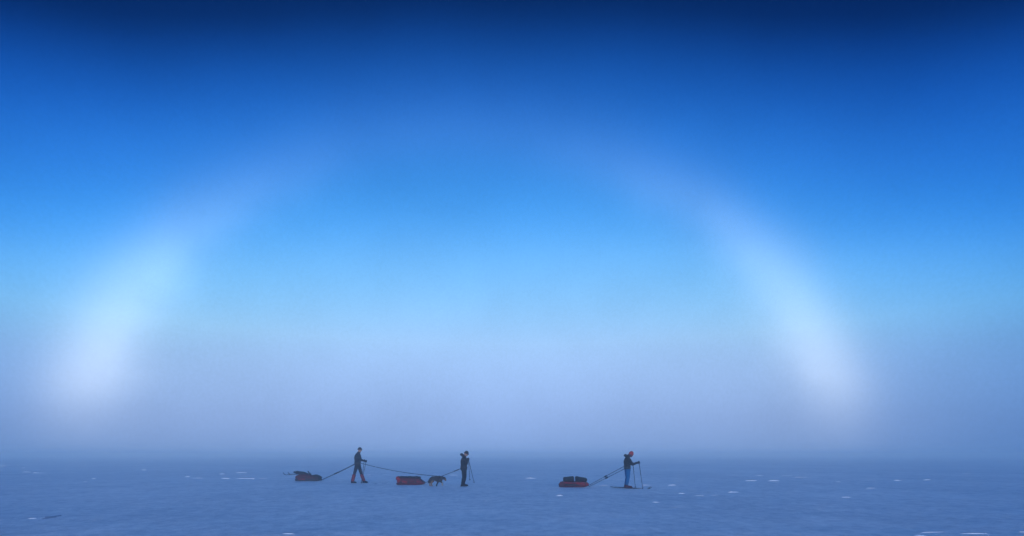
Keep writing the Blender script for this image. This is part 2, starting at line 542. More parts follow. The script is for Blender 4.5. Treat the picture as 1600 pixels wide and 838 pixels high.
def make_person(loc, label, P):
    root = empty('person', loc, label, 'person', 'skiers crossing the snow')
    hc, pitch = Vector((P['head'][0], 0, P['head'][1])), P['pitch']
    HM = Matrix.Rotation(R(pitch), 3, 'Y')
    nk, sh, ch, wa, pe = [Vector((q[0], 0, q[1])) for q in (P['neck'], P['shoulder'], P['chest'], P['waist'], P['pelvis'])]
    w = P.get('wide', 1.0)
    # --- the body, one continuous surface
    b = Geo()
    b.loft([(pe + Vector((0, 0, -0.07)), 0.10 * w, 0.08), (pe, 0.160 * w, 0.115), (wa, 0.140 * w, 0.100), (ch, 0.165 * w, 0.115), (sh, 0.150 * w, 0.085), (lerp(sh, nk, 0.6), 0.085, 0.065), (nk, 0.058, 0.058), (lerp(nk, hc, 0.6), 0.054, 0.056)], 18)
    b.ball(hc, (0.094, 0.074, 0.112), HM)
    b.ball(hc + HM @ Vector((0.030, 0, -0.062)), (0.060, 0.054, 0.056), HM)
    b.loft([(hc + HM @ Vector(p), r, r) for p, r in (((0.082, 0, 0.022), 0.009), ((0.098, 0, -0.006), 0.013), ((0.100, 0, -0.026), 0.015), ((0.084, 0, -0.032), 0.014))], 8)
    for s in (-1, 1):
        b.ball(hc + HM @ Vector((-0.010, s * 0.074, -0.008)), (0.022, 0.010, 0.033), HM, 8, 6)
    for s in ('near', 'far'):
        sd = -1 if s == 'near' else 1
        a = P['arm_' + s]
        S0, E0, W0 = Vector((sh.x, sd * 0.165 * w, sh.z - 0.02)), Vector(a['elbow']), Vector(a['hand'])
        back = (E0 - W0)
        axis = Vector(a['axis'])
        U = (back - axis.normalized() * back.dot(axis.normalized())).normalized()
        wr = W0 + U * 0.085
        b.loft([(S0 + Vector((0, -sd * 0.05, 0.01)), 0.05, 0.05), (S0, 0.056, 0.058), (lerp(S0, E0, 0.5), 0.047, 0.048), (E0, 0.040, 0.040), (lerp(E0, wr, 0.3), 0.041, 0.041), (lerp(E0, wr, 0.8), 0.030, 0.030), (wr, 0.026, 0.028)], 10)
        hand(b, W0, axis, back)
        lg = P['leg_' + s]
        h0, k0, a0, t0 = [Vector(q) for q in (lg['hip'], lg['knee'], lg['ankle'], lg['toe'])]
        b.loft([(h0 + Vector((0, 0, 0.05)), 0.07, 0.08), (h0, 0.083, 0.090), (lerp(h0, k0, 0.5), 0.070, 0.074), (k0, 0.054, 0.056), (lerp(k0, a0, 0.3), 0.053, 0.058), (lerp(k0, a0, 0.75), 0.038, 0.040), (a0, 0.034, 0.038)], 12)
        heel = a0 + (a0 - t0).normalized() * 0.04 + Vector((0, 0, -0.05))
        b.loft([(heel, 0.026, 0.026), (a0 + Vector((0.02, 0, -0.035)), 0.034, 0.042), (lerp(a0, t0, 0.55), 0.042, 0.030), (t0, 0.034, 0.016)], 10)
    link('body', b.fused('body', 0.0085, 2), M['skin'], root)
    for s in (-1, 1):
        e = Geo().ball(hc + HM @ Vector((0.083, s * 0.030, 0.018)), (0.010, 0.012, 0.008), HM, 8, 6)
        link('eye', e.mesh('eye'), M['eye'], root)
    link('mouth', Geo().ball(hc + HM @ Vector((0.088, 0, -0.056)), (0.008, 0.022, 0.006), HM, 8, 6).mesh('mouth'), M['lip'], root)
    # --- jacket: torso, collar and both sleeves fused
    j = Geo()
    hem = Vector((P['hem'][0], 0, P['hem'][1]))
    gd = P.get('girth', 1.0)
    j.loft([(hem, 0.195 * w, 0.142 * gd), (lerp(hem, wa, 0.5), 0.190 * w, 0.142 * gd), (wa, 0.175 * w, 0.135 * gd), (ch, 0.195 * w, 0.148 * gd), (lerp(ch, sh, 0.6), 0.192 * w, 0.132 * gd), (sh, 0.165 * w, 0.105 * gd), (lerp(sh, nk, 0.55), 0.11, 0.09), (nk, 0.084, 0.084), (lerp(nk, hc, 0.30), 0.080, 0.082)], 20)
    for s in ('near', 'far'):
        sd = -1 if s == 'near' else 1
        a = P['arm_' + s]
        S0, E0, W0 = Vector((sh.x, sd * 0.165 * w, sh.z - 0.02)), Vector(a['elbow']), Vector(a['hand'])
        axis = Vector(a['axis']).normalized()
        U = (E0 - W0)
        U = (U - axis * U.dot(axis)).normalized()
        wr = W0 + U * 0.080
        j.loft([(S0 + Vector((0, -sd * 0.07, 0)), 0.07, 0.07), (S0 + Vector((0, 0, -0.005)), 0.082, 0.082), (lerp(S0, E0, 0.35), 0.072, 0.074), (lerp(S0, E0, 0.85), 0.063, 0.063), (E0, 0.062, 0.062), (lerp(E0, wr, 0.25), 0.060, 0.060), (lerp(E0, wr, 0.8), 0.047, 0.047), (wr, 0.042, 0.042)], 12)
        j.ball(E0, (0.066, 0.066, 0.066))
        g = Geo()
        hand(g, W0, axis, E0 - W0, 1.06, 0.006)
        g.loft([(W0 + U * 0.070, 0.044, 0.040), (W0 + U * 0.105, 0.049, 0.046), (W0 + U * 0.130, 0.050, 0.048)], 12)
        link('glove', g.fused('glove', 0.006, 2), M['black'], root)
    link('jacket', j.fused('jacket', 0.013, 3, 0.009, 8.0, pitch), M[P['jacket']], root)
    if P.get('hood'):
        h = Geo()
        hd = Vector((P['hood'][0], 0, P['hood'][1]))
        h.loft([(hd + Vector((-0.01, -0.13, -0.03)), 0.03, 0.03), (hd + Vector((-0.02, -0.09, 0)), 0.062, 0.058), (hd + Vector((-0.025, 0, 0.012)), 0.072, 0.066), (hd + Vector((-0.02, 0.09, 0)), 0.062, 0.058), (hd + Vector((-0.01, 0.13, -0.03)), 0.03, 0.03)], 12, (1, 0, 0))
        h.ball(lerp(hd, nk, 0.5) + Vector((0, 0, -0.01)), (0.09, 0.12, 0.07))
        link('hood', h.fused('hood', 0.012, 3, 0.008, 12, 3.0), M[P['jacket']], root)
    # --- trousers, gaiters, boots
    t = Geo()
    t.loft([(lerp(pe, wa, 0.7), 0.155 * w, 0.118), (pe, 0.172 * w, 0.128), (pe + Vector((0, 0, -0.09)), 0.150 * w, 0.110), (pe + Vector((0, 0, -0.15)), 0.09, 0.07)], 18)
    for s in ('near', 'far'):
        lg = P['leg_' + s]
        h0, k0, a0, t0 = [Vector(q) for q in (lg['hip'], lg['knee'], lg['ankle'], lg['toe'])]
        lo = a0 + (k0 - a0) * 0.10
        q = P.get('leg', 1.0)
        t.loft([(h0 + Vector((0, 0, 0.05)), 0.09, 0.10), (h0, 0.098 * q, 0.108 * q), (lerp(h0, k0, 0.5), 0.086 * q, 0.092 * q), (k0, 0.073 * q, 0.076 * q), (lerp(k0, lo, 0.35), 0.070 * q, 0.075 * q), (lerp(k0, lo, 0.8), 0.066 * q, 0.068 * q), (lo, 0.067 * q, 0.068 * q)], 14)
        if P.get('gaiter'):
            g = Geo().loft([(lerp(a0, k0, f), r, r * 1.06) for f, r in ((-0.02, 0.072), (0.06, 0.079), (0.35, 0.081), (0.62, 0.083), (0.84, 0.080), (0.86, 0.070))], 16)
            link('gaiter', g.fused('gaiter', 0.010, 2, 0.005, 14), M[P['gaiter']], root)
        bt = Geo()
        fw = (t0 - a0); fw.z = 0; fw.normalize()
        sole = lg.get('sole', -0.075)
        bt.loft([(lerp(a0, k0, 0.30), 0.062, 0.066), (lerp(a0, k0, 0.12), 0.062, 0.068), (a0, 0.056, 0.066), (a0 + Vector((0, 0, sole * 0.6)), 0.052, 0.066)], 14)
        bt.loft([(a0 - fw * 0.072 + Vector((0, 0, sole * 0.62)), 0.030, 0.030), (a0 - fw * 0.05 + Vector((0, 0, sole * 0.5)), 0.046, 0.048), (a0 + fw * 0.05 + Vector((0, 0, sole * 0.42)), 0.052, 0.056), (lerp(a0 + Vector((0, 0, sole * 0.4)), t0, 0.65), 0.056, 0.044), (lerp(a0, t0, 0.92), 0.050, 0.034), (t0, 0.030, 0.022)], 14)
        bo = link('boot', bt.fused('boot', 0.008, 2), M[P['boot']], root)
        sg = Geo()
        ang = math.atan2(t0.z - (a0.z + sole), (t0 - a0).length)
        for k in range(1):
            sg.loft([(a0 - fw * 0.085 + Vector((0, 0, sole)), 0.030, 0.012), (a0 - fw * 0.05 + Vector((0, 0, sole)), 0.044, 0.014), (lerp(a0 + Vector((0, 0, sole)), t0 + Vector((0, 0, -0.018)), 0.6), 0.052, 0.014), (t0 + fw * 0.008 + Vector((0, 0, -0.018)), 0.034, 0.012)], 12)
        link('sole', sg.mesh('sole'), M['rubber'], bo)
    link('trousers', t.fused('trousers', 0.013, 3, 0.009, 8.0, pitch + 9), M[P['trousers']], root)
    # --- hat
    c = Geo()
    HT = Matrix.Rotation(R(pitch - 14), 3, 'Y')
    c.ball(hc + HM @ Vector((-0.004, 0, 0.006)), (0.108, 0.090, 0.128), HT, 20, 10, R(P.get('hatcut', 92)))
    ho = link('hat', c.fused('hat', 0.007, 2, 0.003, 30), M[P['hat']], root)
    if P.get('hatcut', 92) < 100:
        bd = Geo()
        pts = [hc + HM @ Vector((-0.004, 0, 0.006)) + HT @ Vector((0.110 * math.cos(a), 0.092 * math.sin(a), 0.0)) for a in [2 * math.pi * k / 20 for k in range(21)]]
        bd.tube(pts, 0.016, 8)
        link('hat_brim', bd.mesh('hat_brim'), M[P['hat']], ho)
    if P.get('buff'):
        bf = Geo()
        bf.loft([(nk + Vector((0.0, 0, 0.0)), 0.078, 0.078), (lerp(nk, hc, 0.45), 0.076, 0.080), (hc + HM @ Vector((0.022, 0, -0.070)), 0.076, 0.086), (hc + HM @ Vector((0.020, 0, -0.030)), 0.084, 0.098)], 16)
        link('neck_tube', bf.fused('neck_tube', 0.008, 2, 0.003, 25), M[P['buff']], root)
    # --- pulling harness
    hb = Geo()
    bc = Vector((P['belt'][0], 0, P['belt'][1]))
    pts = [bc + Vector((0.150 * gd * math.cos(a), 0.200 * w * math.sin(a), 0.012 * math.sin(2 * a))) for a in [2 * math.pi * k / 28 for k in range(29)]]
    hb.loft([(p, 0.032, 0.008) for p in pts], 8, (0, 0, 1))
    hs = link('harness_belt', hb.mesh('harness_belt'), M['strap'], root)
    for s in (-1, 1):
        sp = [Vector((bc.x - 0.150 * gd * 0.86, s * 0.10, bc.z)), Vector((wa.x - 0.140 * gd * 0.90, s * 0.10, wa.z)), Vector((ch.x - 0.150 * gd * 0.90, s * 0.10, ch.z)), Vector((lerp(ch, sh, 0.6).x - 0.134 * gd * 0.90, s * 0.10, lerp(ch, sh, 0.6).z)),
              Vector((sh.x - 0.105 * gd * 0.80, s * 0.10, sh.z + 0.01)), Vector((sh.x - 0.02, s * 0.105, sh.z + 0.070)), Vector((sh.x + 0.07, s * 0.10, sh.z + 0.02)), Vector((ch.x + 0.145 * gd * 0.90, s * 0.10, ch.z + 0.02)), Vector((wa.x + 0.140 * gd * 0.90, s * 0.10, wa.z)), Vector((bc.x + 0.150 * gd * 0.86, s * 0.10, bc.z))]
        link('shoulder_strap', Geo().loft([(p, 0.020, 0.006) for p in sp], 6).mesh('shoulder_strap'), M['strap'], hs)
    return root

def ski_pole(grip, tip, label, over=0.07):
    """grip: where the fist holds it, tip: lower end (world)."""
    g, t = Vector(grip), Vector(tip)
    dn = (t - g).normalized()
    root = empty('ski_pole', t, label, 'ski pole', 'ski poles')
    top = g - dn * over
    loc = lambda p: p - t
    link('shaft', Geo().tube([loc(top + dn * 0.05), loc(t - dn * 0.03)], 0.0135, 8, 0.009).mesh('shaft'), M['alu'], root)
    link('grip', Geo().loft([(loc(top + dn * q), r, r) for q, r in ((-0.005, 0.008), (0.0, 0.017), (0.02, 0.018), (0.04, 0.014), (0.10, 0.015), (0.145, 0.014), (0.15, 0.009))], 10).mesh('grip'), M['rubber'], root)
    side = dn.cross(Vector((0, 1, 0))).normalized()
    sp = [loc(top + dn * (0.01 + 0.10 * math.sin(math.pi * k / 10)) + side * (0.055 * math.sin(math.pi * k / 10) * (1 if k else 1)) + Vector((0, 0.02 * math.cos(math.pi * k / 10), 0))) for k in range(11)]
    link('wrist_strap', Geo().loft([(p, 0.009, 0.002) for p in sp], 6).mesh('wrist_strap'), M['strap'], root)
    bk = Geo()
    bc = loc(t - dn * 0.07)
    e1 = dn.cross(Vector((1, 0, 0))).normalized(); e2 = dn.cross(e1)
    bk.loft([(bc - dn * 0.012, 0.012, 0.012), (bc - dn * 0.006, 0.030, 0.030), (bc, 0.046, 0.046), (bc + dn * 0.006, 0.046, 0.046), (bc + dn * 0.010, 0.012, 0.012)], 14)
    link('basket', bk.mesh('basket'), M['rubber'], root)
    link('tip', Geo().tube([loc(t - dn * 0.035), loc(t)], 0.006, 8, 0.002).mesh('tip'), M['alu'], root)
    return root

def make_ski(loc, length, label, tip_first=1, width=0.035, rise=0.10, pitch=0.0, rz=0.0, binding=True, sc=1.0, group='skis'):
    root = empty('ski', loc, label, 'ski', group)
    root.rotation_euler = (0, pitch, rz)
    rings = []
    n = 26
    for k in range(n + 1):
        q = k / n
        x = length * (q - 0.42)
        z = rise * max(0, (q - 0.86) / 0.14) ** 1.9 + 0.016 * max(0, (0.06 - q) / 0.06) + 0.012 * math.sin(math.pi * min(1, max(0, (q - 0.1) / 0.75)))
        ww = width * (1.0 + 0.18 * (2 * q - 1) ** 2) * min(1, 0.25 + (1 - q) / 0.06) * min(1, 0.5 + q / 0.03)
        rings.append(((x * tip_first, 0, z + 0.012), ww, (0.013 - 0.007 * abs(2 * q - 1)) * sc))
    link('ski_body', Geo().loft(rings, 10, (0, 1, 0), True, 0.5).mesh('ski_body'), M['base'], root)
    if binding:
        bd = Geo()
        bd.loft([((0.10, 0, 0.030), 0.030, 0.012), ((0.16, 0, 0.036), 0.036, 0.016), ((0.22, 0, 0.034), 0.034, 0.014), ((0.25, 0, 0.030), 0.022, 0.010)], 10, (0, 1, 0), True, 0.6)
        link('toe_binding', bd.mesh('toe_binding'), M['rubber'], root)
        bd = Geo()
        bd.loft([((-0.12, 0, 0.030), 0.026, 0.010), ((-0.06, 0, 0.033), 0.030, 0.012), ((-0.03, 0, 0.030), 0.024, 0.010)], 10, (0, 1, 0), True, 0.6)
        link('heel_plate', bd.mesh('heel_plate'), M['rubber'], root)
    return root

def rope(name, pts, label, cat, r=0.008, damper=None, group='tow lines'):
    base = Vector(pts[0])
    root = empty(name, base, label, cat, group)
    P = [Vector(p) - base for p in pts]
    link('cord', Geo().tube(P, r, 8).mesh('cord'), M['rope'], root)
    if damper:
        a, b, dr = damper
        def pick(q):
            f = q * (len(P) - 1); i = min(int(f), len(P) - 2)
            return P[i].lerp(P[i + 1], f - i)
        D = [pick(a + (b - a) * k / 6) for k in range(7)]
        link('shock_cord', Geo().loft([(D[0], dr * .4, dr * .4)] + [(p, dr, dr) for p in D[1:-1]] + [(D[-1], dr * .4, dr * .4)], 10).mesh('shock_cord'), M['rubber'], root)
        for q in (0.0, 1.0):
            cc = pick(q)
            pts2 = [cc + Vector((0.022 * math.cos(t), 0, 0.022 * math.sin(t))) for t in [2 * math.pi * k / 12 for k in range(13)]]
            link('carabiner', Geo().tube(pts2, 0.005, 6).mesh('carabiner'), M['alu'], root)
    return root

def sag(a, b, s=0.05, n=14):
    a, b = Vector(a), Vector(b)
    return [a.lerp(b, k / n) - Vector((0, 0, s * 4 * (k / n) * (1 - k / n))) for k in range(n + 1)]

# person 1: upright, walking, red gaiters
Y1 = depth(755.0); X1 = at(560.0, Y1); G1 = g1(X1, Y1)
p1 = make_person((X1, Y1, G1), 'walker in dark clothes with red gaiters striding at the left', dict(
    head=(0.075, 1.735), pitch=16, neck=(0.025, 1.585), shoulder=(-0.025, 1.50), chest=(-0.045, 1.33), waist=(-0.045, 1.12), pelvis=(-0.035, 0.97), hem=(-0.04, 0.93), belt=(-0.04, 1.04), wide=1.06,
    arm_near=dict(elbow=(0.095, -0.27, 1.20), hand=(0.365, -0.20, 1.165), axis=(0.14, 0.02, 1)),
    arm_far=dict(elbow=(0.045, 0.28, 1.20), hand=(0.33, 0.22, 1.13), axis=(0.25, 0.0, 1)),
    leg_near=dict(hip=(-0.05, -0.09, 0.93), knee=(-0.165, -0.10, 0.52), ankle=(-0.275, -0.10, 0.115), toe=(-0.075, -0.11, 0.045), sole=-0.085),
    leg_far=dict(hip=(-0.01, 0.09, 0.93), knee=(0.11, 0.10, 0.51), ankle=(0.255, 0.10, 0.125), toe=(0.45, 0.11, 0.04), sole=-0.095),
    jacket='navy', trousers='navy', boot='black', gaiter='gaiter', hat='navy', leg=0.95))
ski_pole((X1 + 0.365, Y1 - 0.20, G1 + 1.165), (X1 + 0.215, Y1 - 0.24, G1 - 0.03), 'pole in the near hand of the leftmost walker, slanting back down')
ski_pole((X1 + 0.33, Y1 + 0.22, G1 + 1.13), (X1 + 0.07, Y1 + 0.26, G1 - 0.03), 'pole in the far hand of the leftmost walker, half hidden by the legs')

# person 2: head bowed, hands at the chest
Y2 = depth(761.0); X2 = at(725.0, Y2); G2 = g1(X2, Y2)
p2 = make_person((X2, Y2, G2), 'person all in black in the middle, standing with head bowed and hands at the chest', dict(
    head=(0.105, 1.490), pitch=38, neck=(0.02, 1.375), shoulder=(0.005, 1.30), chest=(0.0, 1.15), waist=(-0.005, 0.98), pelvis=(0.0, 0.84), hem=(0.0, 0.74), belt=(-0.005, 0.86), hood=(-0.085, 1.440), girth=1.04,
    arm_near=dict(elbow=(0.105, -0.235, 1.03), hand=(0.205, -0.075, 1.245), axis=(-0.25, 0.25, 1)),
    arm_far=dict(elbow=(0.095, 0.235, 1.03), hand=(0.195, 0.085, 1.215), axis=(-0.05, -0.15, 1)),
    leg_near=dict(hip=(0.0, -0.085, 0.80), knee=(0.005, -0.085, 0.44), ankle=(-0.065, -0.09, 0.095), toe=(0.15, -0.11, 0.04), sole=-0.08),
    leg_far=dict(hip=(0.0, 0.085, 0.80), knee=(0.025, 0.085, 0.44), ankle=(-0.045, 0.09, 0.095), toe=(0.17, 0.11, 0.04), sole=-0.08),
    jacket='black', trousers='black', boot='black', hat='black', leg=1.10))
def hang(g, dx, dy, dz):
    return (X2 + g[0], Y2 + g[1], G2 + g[2]), (X2 + g[0] + dx, Y2 + g[1] + dy, G2 + g[2] + dz)
a, b = hang((0.205, -0.075, 1.245), 0.295, -0.25, -1.10)
ski_pole(a, b, 'pole hanging from the middle person, swung further forward with its basket off the snow')
a, b = hang((0.195, 0.085, 1.215), 0.050, 0.15, -0.985)
ski_pole(a, b, 'pole hanging almost straight down in front of the middle person')

# person 3: blue trousers, red hat, on skis
Y3 = depth(763.0); X3 = at(980.0, Y3); G3 = g1(X3, Y3)
p3 = make_person((X3, Y3, G3 + 0.02), 'skier in red hat, dark jacket and bright blue trousers looking down at the right', dict(
    head=(0.168, 1.490), pitch=42, neck=(0.045, 1.385), shoulder=(0.010, 1.31), chest=(-0.005, 1.16), waist=(0.0, 0.99), pelvis=(0.01, 0.86), hem=(0.01, 0.82), belt=(0.005, 0.885), hood=(-0.050, 1.42), girth=0.92,
    arm_near=dict(elbow=(0.175, -0.25, 1.045), hand=(0.455, -0.24, 1.120), axis=(-0.14, 0.03, 1)),
    arm_far=dict(elbow=(0.055, 0.26, 1.050), hand=(0.315, 0.24, 1.045), axis=(-0.12, -0.03, 1)),
    leg_near=dict(hip=(0.01, -0.085, 0.82), knee=(0.01, -0.09, 0.46), ankle=(-0.055, -0.10, 0.10), toe=(0.195, -0.10, 0.045), sole=-0.075),
    leg_far=dict(hip=(0.01, 0.085, 0.82), knee=(0.025, 0.09, 0.46), ankle=(-0.040, 0.10, 0.10), toe=(0.21, 0.10, 0.045), sole=-0.075),
    jacket='black', trousers='blue', boot='boot_red', hat='orange', buff='maroon', hatcut=108, leg=1.08))
ski_pole((X3 + 0.455, Y3 - 0.24, G3 + 1.14), (X3 + 0.61, Y3 - 0.30, G3 - 0.03), 'pole of the skier in the red hat, planted furthest to the right')
ski_pole((X3 + 0.315, Y3 + 0.24, G3 + 1.065), (X3 + 0.435, Y3 + 0.28, G3 - 0.03), 'pole of the skier in the red hat, planted just ahead of the boots')
for s, lb in ((-1, 'near ski under the skier in blue trousers, its front half sunk in snow'), (1, 'far ski under the skier in blue trousers, beyond the near one')):
    make_ski((X3 + 0.02, Y3 + s * 0.10, G3 + 0.004), 1.78, lb, 1, 0.036, 0.12, R(3.4), 0.0, True, 1.3, 'skis under the skier in blue trousers')

# ------------------------------------------------------------------ sledges
def shell(stations, n=16, power=0.55, flat=True):
    """stations along x: (x, bottom, top, half width)."""
    g = Geo()
    rings = [((x, 0, (zb + zt) / 2), hw, (zt - zb) / 2) for x, zb, zt, hw in stations]
    g.loft(rings, n, (0, 1, 0), True, power)
    return g

def band(x, zb, zt, hw, w=0.022, lift=0.006, power=0.55, lean=0.0):
    """a flat strap that runs over a load from rim to rim"""
    g = Geo()
    pts = []
    for k in range(15):
        a = math.pi * k / 14
        ca, sa = math.cos(a), math.sin(a)
        pts.append(Vector((x + lean * sa, (hw + lift) * math.copysign(abs(ca) ** power, ca), zb + (zt - zb + lift) * abs(sa) ** power)))
    g.loft([(p, w, 0.005) for p in pts], 8, (1, 0, 0), True, 0.6)
    return g

def pulka(loc, label, hull_c, stations_hull, load):
    root = empty('pulk_sled', loc, label, 'sled', 'loaded pulk sleds')
    ho = link('hull', shell(stations_hull, 18, 0.7).fused('hull', 0.012, 2), M[hull_c], root)
    for s in (-1, 1):
        pts = [(x, s * hw * 0.98, zt - 0.012) for x, zb, zt, hw in stations_hull]
        link('rim', Geo().tube(pts, 0.013, 8).mesh('rim'), M['hull'], ho)
        rn = [(x, s * hw * 0.62, zb - 0.002) for x, zb, zt, hw in stations_hull[1:-2]]
        link('runner', Geo().tube(rn, 0.012, 6).mesh('runner'), M['rubber'], ho)
    for name, m, st, fold, lb in load:
        lo = link(name, shell(st, 18, 0.6).fused(name, 0.013, 2, fold, 7.0, len(st)), M[m], root)
        if lb: lo['label'] = lb
    return root

# sled 1, far left, with skis strapped on top
YS1 = depth(752.0); XS1 = at(481.8, YS1); GS1 = g1(XS1, YS1) - 0.015
s1 = pulka((XS1, YS1, GS1), 'dark red loaded sled at the far left with skis strapped on top', 'hull',
    [(-0.67, 0.02, 0.10, 0.16), (-0.62, 0.0, 0.15, 0.22), (-0.3, -0.01, 0.17, 0.24), (0.1, -0.01, 0.17, 0.24), (0.45, 0.0, 0.18, 0.22), (0.62, 0.03, 0.21, 0.16), (0.70, 0.09, 0.24, 0.08)],
    [('load_bag', 'maroon', [(-0.63, 0.06, 0.22, 0.12), (-0.60, 0.05, 0.32, 0.19), (-0.45, 0.05, 0.40, 0.22), (-0.2, 0.05, 0.40, 0.22), (0.05, 0.05, 0.36, 0.215), (0.25, 0.05, 0.34, 0.21), (0.40, 0.05, 0.36, 0.20), (0.55, 0.06, 0.31, 0.18), (0.66, 0.07, 0.26, 0.12), (0.695, 0.10, 0.22, 0.07)], 0.012, None),
     ('side_pocket', 'red', [(-0.50, 0.07, 0.15, 0.19), (-0.46, 0.05, 0.21, 0.235), (-0.25, 0.05, 0.20, 0.24), (-0.08, 0.06, 0.15, 0.235), (-0.05, 0.07, 0.12, 0.20)], 0.008, 'brighter red lower rear pocket'),
     ('front_cover', 'black', [(0.33, 0.20, 0.34, 0.17), (0.36, 0.18, 0.375, 0.205), (0.46, 0.16, 0.365, 0.20), (0.60, 0.12, 0.31, 0.17), (0.70, 0.06, 0.25, 0.11), (0.71, 0.08, 0.23, 0.08)], 0.008, 'black cover over the nose')])
for x, zt in ((-0.32, 0.405), (0.02, 0.365), (0.30, 0.35)):
    link('strap', band(x, 0.12, zt, 0.225).mesh('strap'), M['strap'], s1)
# the dark flat roll on its rear half
r1 = empty('rolled_mat', (XS1 - 0.40, YS1, GS1 + 0.46), 'flat dark roll on the rear of the leftmost sled, its end jutting out behind', 'roll')
link('mat', shell([(-0.37, 0.04, 0.08, 0.12), (-0.355, 0.005, 0.095, 0.17), (-0.2, -0.04, 0.100, 0.18), (0.0, -0.06, 0.085, 0.18), (0.2, -0.08, 0.03, 0.17), (0.37, -0.10, -0.03, 0.16), (0.45, -0.11, -0.06, 0.12)], 16, 0.6).fused('mat', 0.011, 2, 0.006, 9), M['navy'], r1)
for x, q in ((-0.22, 0.1), (0.12, 0.06)):
    link('strap', band(x, q - 0.13, q, 0.178, 0.014, 0.008).mesh('strap'), M['strap'], r1)
for s, zz, lb in ((-1, 0.0, 'near ski strapped on the leftmost sled, tip curling up behind it'), (1, 0.004, 'far ski strapped on the leftmost sled beside the near one')):
    make_ski((XS1 - 0.60 + 0.03 * s, YS1 + s * 0.225, GS1 + 0.375 + zz), 1.15, lb, -1, 0.032, 0.14, R(-3), 0.0, False, 1.6, 'skis strapped on the leftmost sled')
sp = empty('stake', (XS1 + 0.17, YS1 - 0.02, GS1 + 0.33), 'short dark stake poking up from the middle of the leftmost sled', 'stake')
link('blade', Geo().loft([((0.03, 0, -0.04), 0.045, 0.030), ((-0.06, 0, 0.07), 0.050, 0.034), ((-0.15, 0, 0.18), 0.042, 0.026), ((-0.185, 0, 0.225), 0.024, 0.016)], 10, (0, 1, 0), True, 0.7).mesh('blade'), M['navy'], sp)
link('cap', Geo().ball((-0.186, 0, 0.226), (0.024, 0.026, 0.020), None, 8, 6).mesh('cap'), M['rubber'], sp)

# sled 2, behind the dog
YS2 = depth(758.3); XS2 = at(641.9, YS2); GS2 = g1(XS2, YS2) - 0.015
s2 = pulka((XS2, YS2, GS2), 'bright red sled with a flat dark top just behind the dog', 'maroon',
    [(-0.66, 0.02, 0.10, 0.16), (-0.60, 0.0, 0.13, 0.22), (-0.3, -0.01, 0.14, 0.24), (0.1, -0.01, 0.14, 0.24), (0.45, 0.01, 0.15, 0.22), (0.60, 0.04, 0.17, 0.16), (0.68, 0.07, 0.17, 0.08)],
    [('load_bag', 'maroon', [(-0.635, 0.07, 0.36, 0.14), (-0.61, 0.05, 0.42, 0.19), (-0.5, 0.05, 0.39, 0.22), (-0.1, 0.05, 0.37, 0.22), (0.25, 0.05, 0.36, 0.22), (0.45, 0.05, 0.31, 0.20), (0.56, 0.06, 0.23, 0.17), (0.65, 0.07, 0.16, 0.10)], 0.012, None),
     ('side_pocket', 'red', [(-0.40, 0.09, 0.18, 0.20), (-0.37, 0.07, 0.235, 0.240), (-0.24, 0.06, 0.235, 0.245), (-0.14, 0.07, 0.20, 0.24), (-0.11, 0.10, 0.17, 0.20)], 0.006, 'bright red pocket on the side'),
     ('rear_panel', 'red', [(-0.648, 0.08, 0.40, 0.13), (-0.63, 0.06, 0.435, 0.18), (-0.56, 0.06, 0.41, 0.226), (-0.48, 0.07, 0.36, 0.230), (-0.46, 0.10, 0.3, 0.20)], 0.006, 'red rear end of the load'),
     ('front_pocket', 'red', [(0.30, 0.10, 0.16, 0.19), (0.33, 0.09, 0.225, 0.22), (0.45, 0.08, 0.215, 0.212), (0.54, 0.08, 0.17, 0.185), (0.58, 0.10, 0.14, 0.15)], 0.006, 'red pocket near the nose'),
     ('top_cover', 'black', [(-0.525, 0.33, 0.41, 0.14), (-0.51, 0.31, 0.437, 0.17), (-0.2, 0.30, 0.425, 0.18), (0.1, 0.29, 0.42, 0.18), (0.40, 0.29, 0.42, 0.17), (0.46, 0.30, 0.40, 0.13)], 0.006, 'flat black cover along the top')])
for x in (-0.43, -0.05, 0.27):
    link('strap', band(x, 0.10, 0.425, 0.232, 0.016, 0.006).mesh('strap'), M['strap'], s2)

# sled 3, right, two dark bags on top
YS3 = depth(761.3); XS3 = at(896.7, YS3); GS3 = g1(XS3, YS3) - 0.015
s3 = pulka((XS3, YS3, GS3), 'low red sled carrying two dark bags, behind the skier in blue trousers', 'maroon',
    [(-0.67, 0.02, 0.10, 0.17), (-0.62, 0.0, 0.12, 0.23), (-0.3, -0.012, 0.13, 0.25), (0.1, -0.012, 0.13, 0.25), (0.42, 0.01, 0.15, 0.23), (0.58, 0.05, 0.18, 0.17), (0.66, 0.09, 0.19, 0.09)],
    [('load_bag', 'patchy', [(-0.665, 0.05, 0.10, 0.13), (-0.64, 0.04, 0.17, 0.19), (-0.57, 0.04, 0.255, 0.22), (-0.45, 0.04, 0.275, 0.235), (0.0, 0.04, 0.275, 0.24), (0.45, 0.05, 0.265, 0.23), (0.57, 0.06, 0.25, 0.20), (0.635, 0.07, 0.18, 0.15), (0.66, 0.09, 0.14, 0.09)], 0.013, None),
     ('side_panel', 'black', [(-0.47, 0.08, 0.14, 0.20), (-0.44, 0.06, 0.205, 0.248), (-0.2, 0.07, 0.215, 0.254), (0.05, 0.06, 0.20, 0.254), (0.24, 0.05, 0.16, 0.248), (0.28, 0.06, 0.12, 0.20)], 0.006, 'dark panel along the side')])
for x in (-0.52, 0.03, 0.49):
    link('strap', band(x, 0.10, 0.27, 0.246, 0.018, 0.004).mesh('strap'), M['strap'], s3)
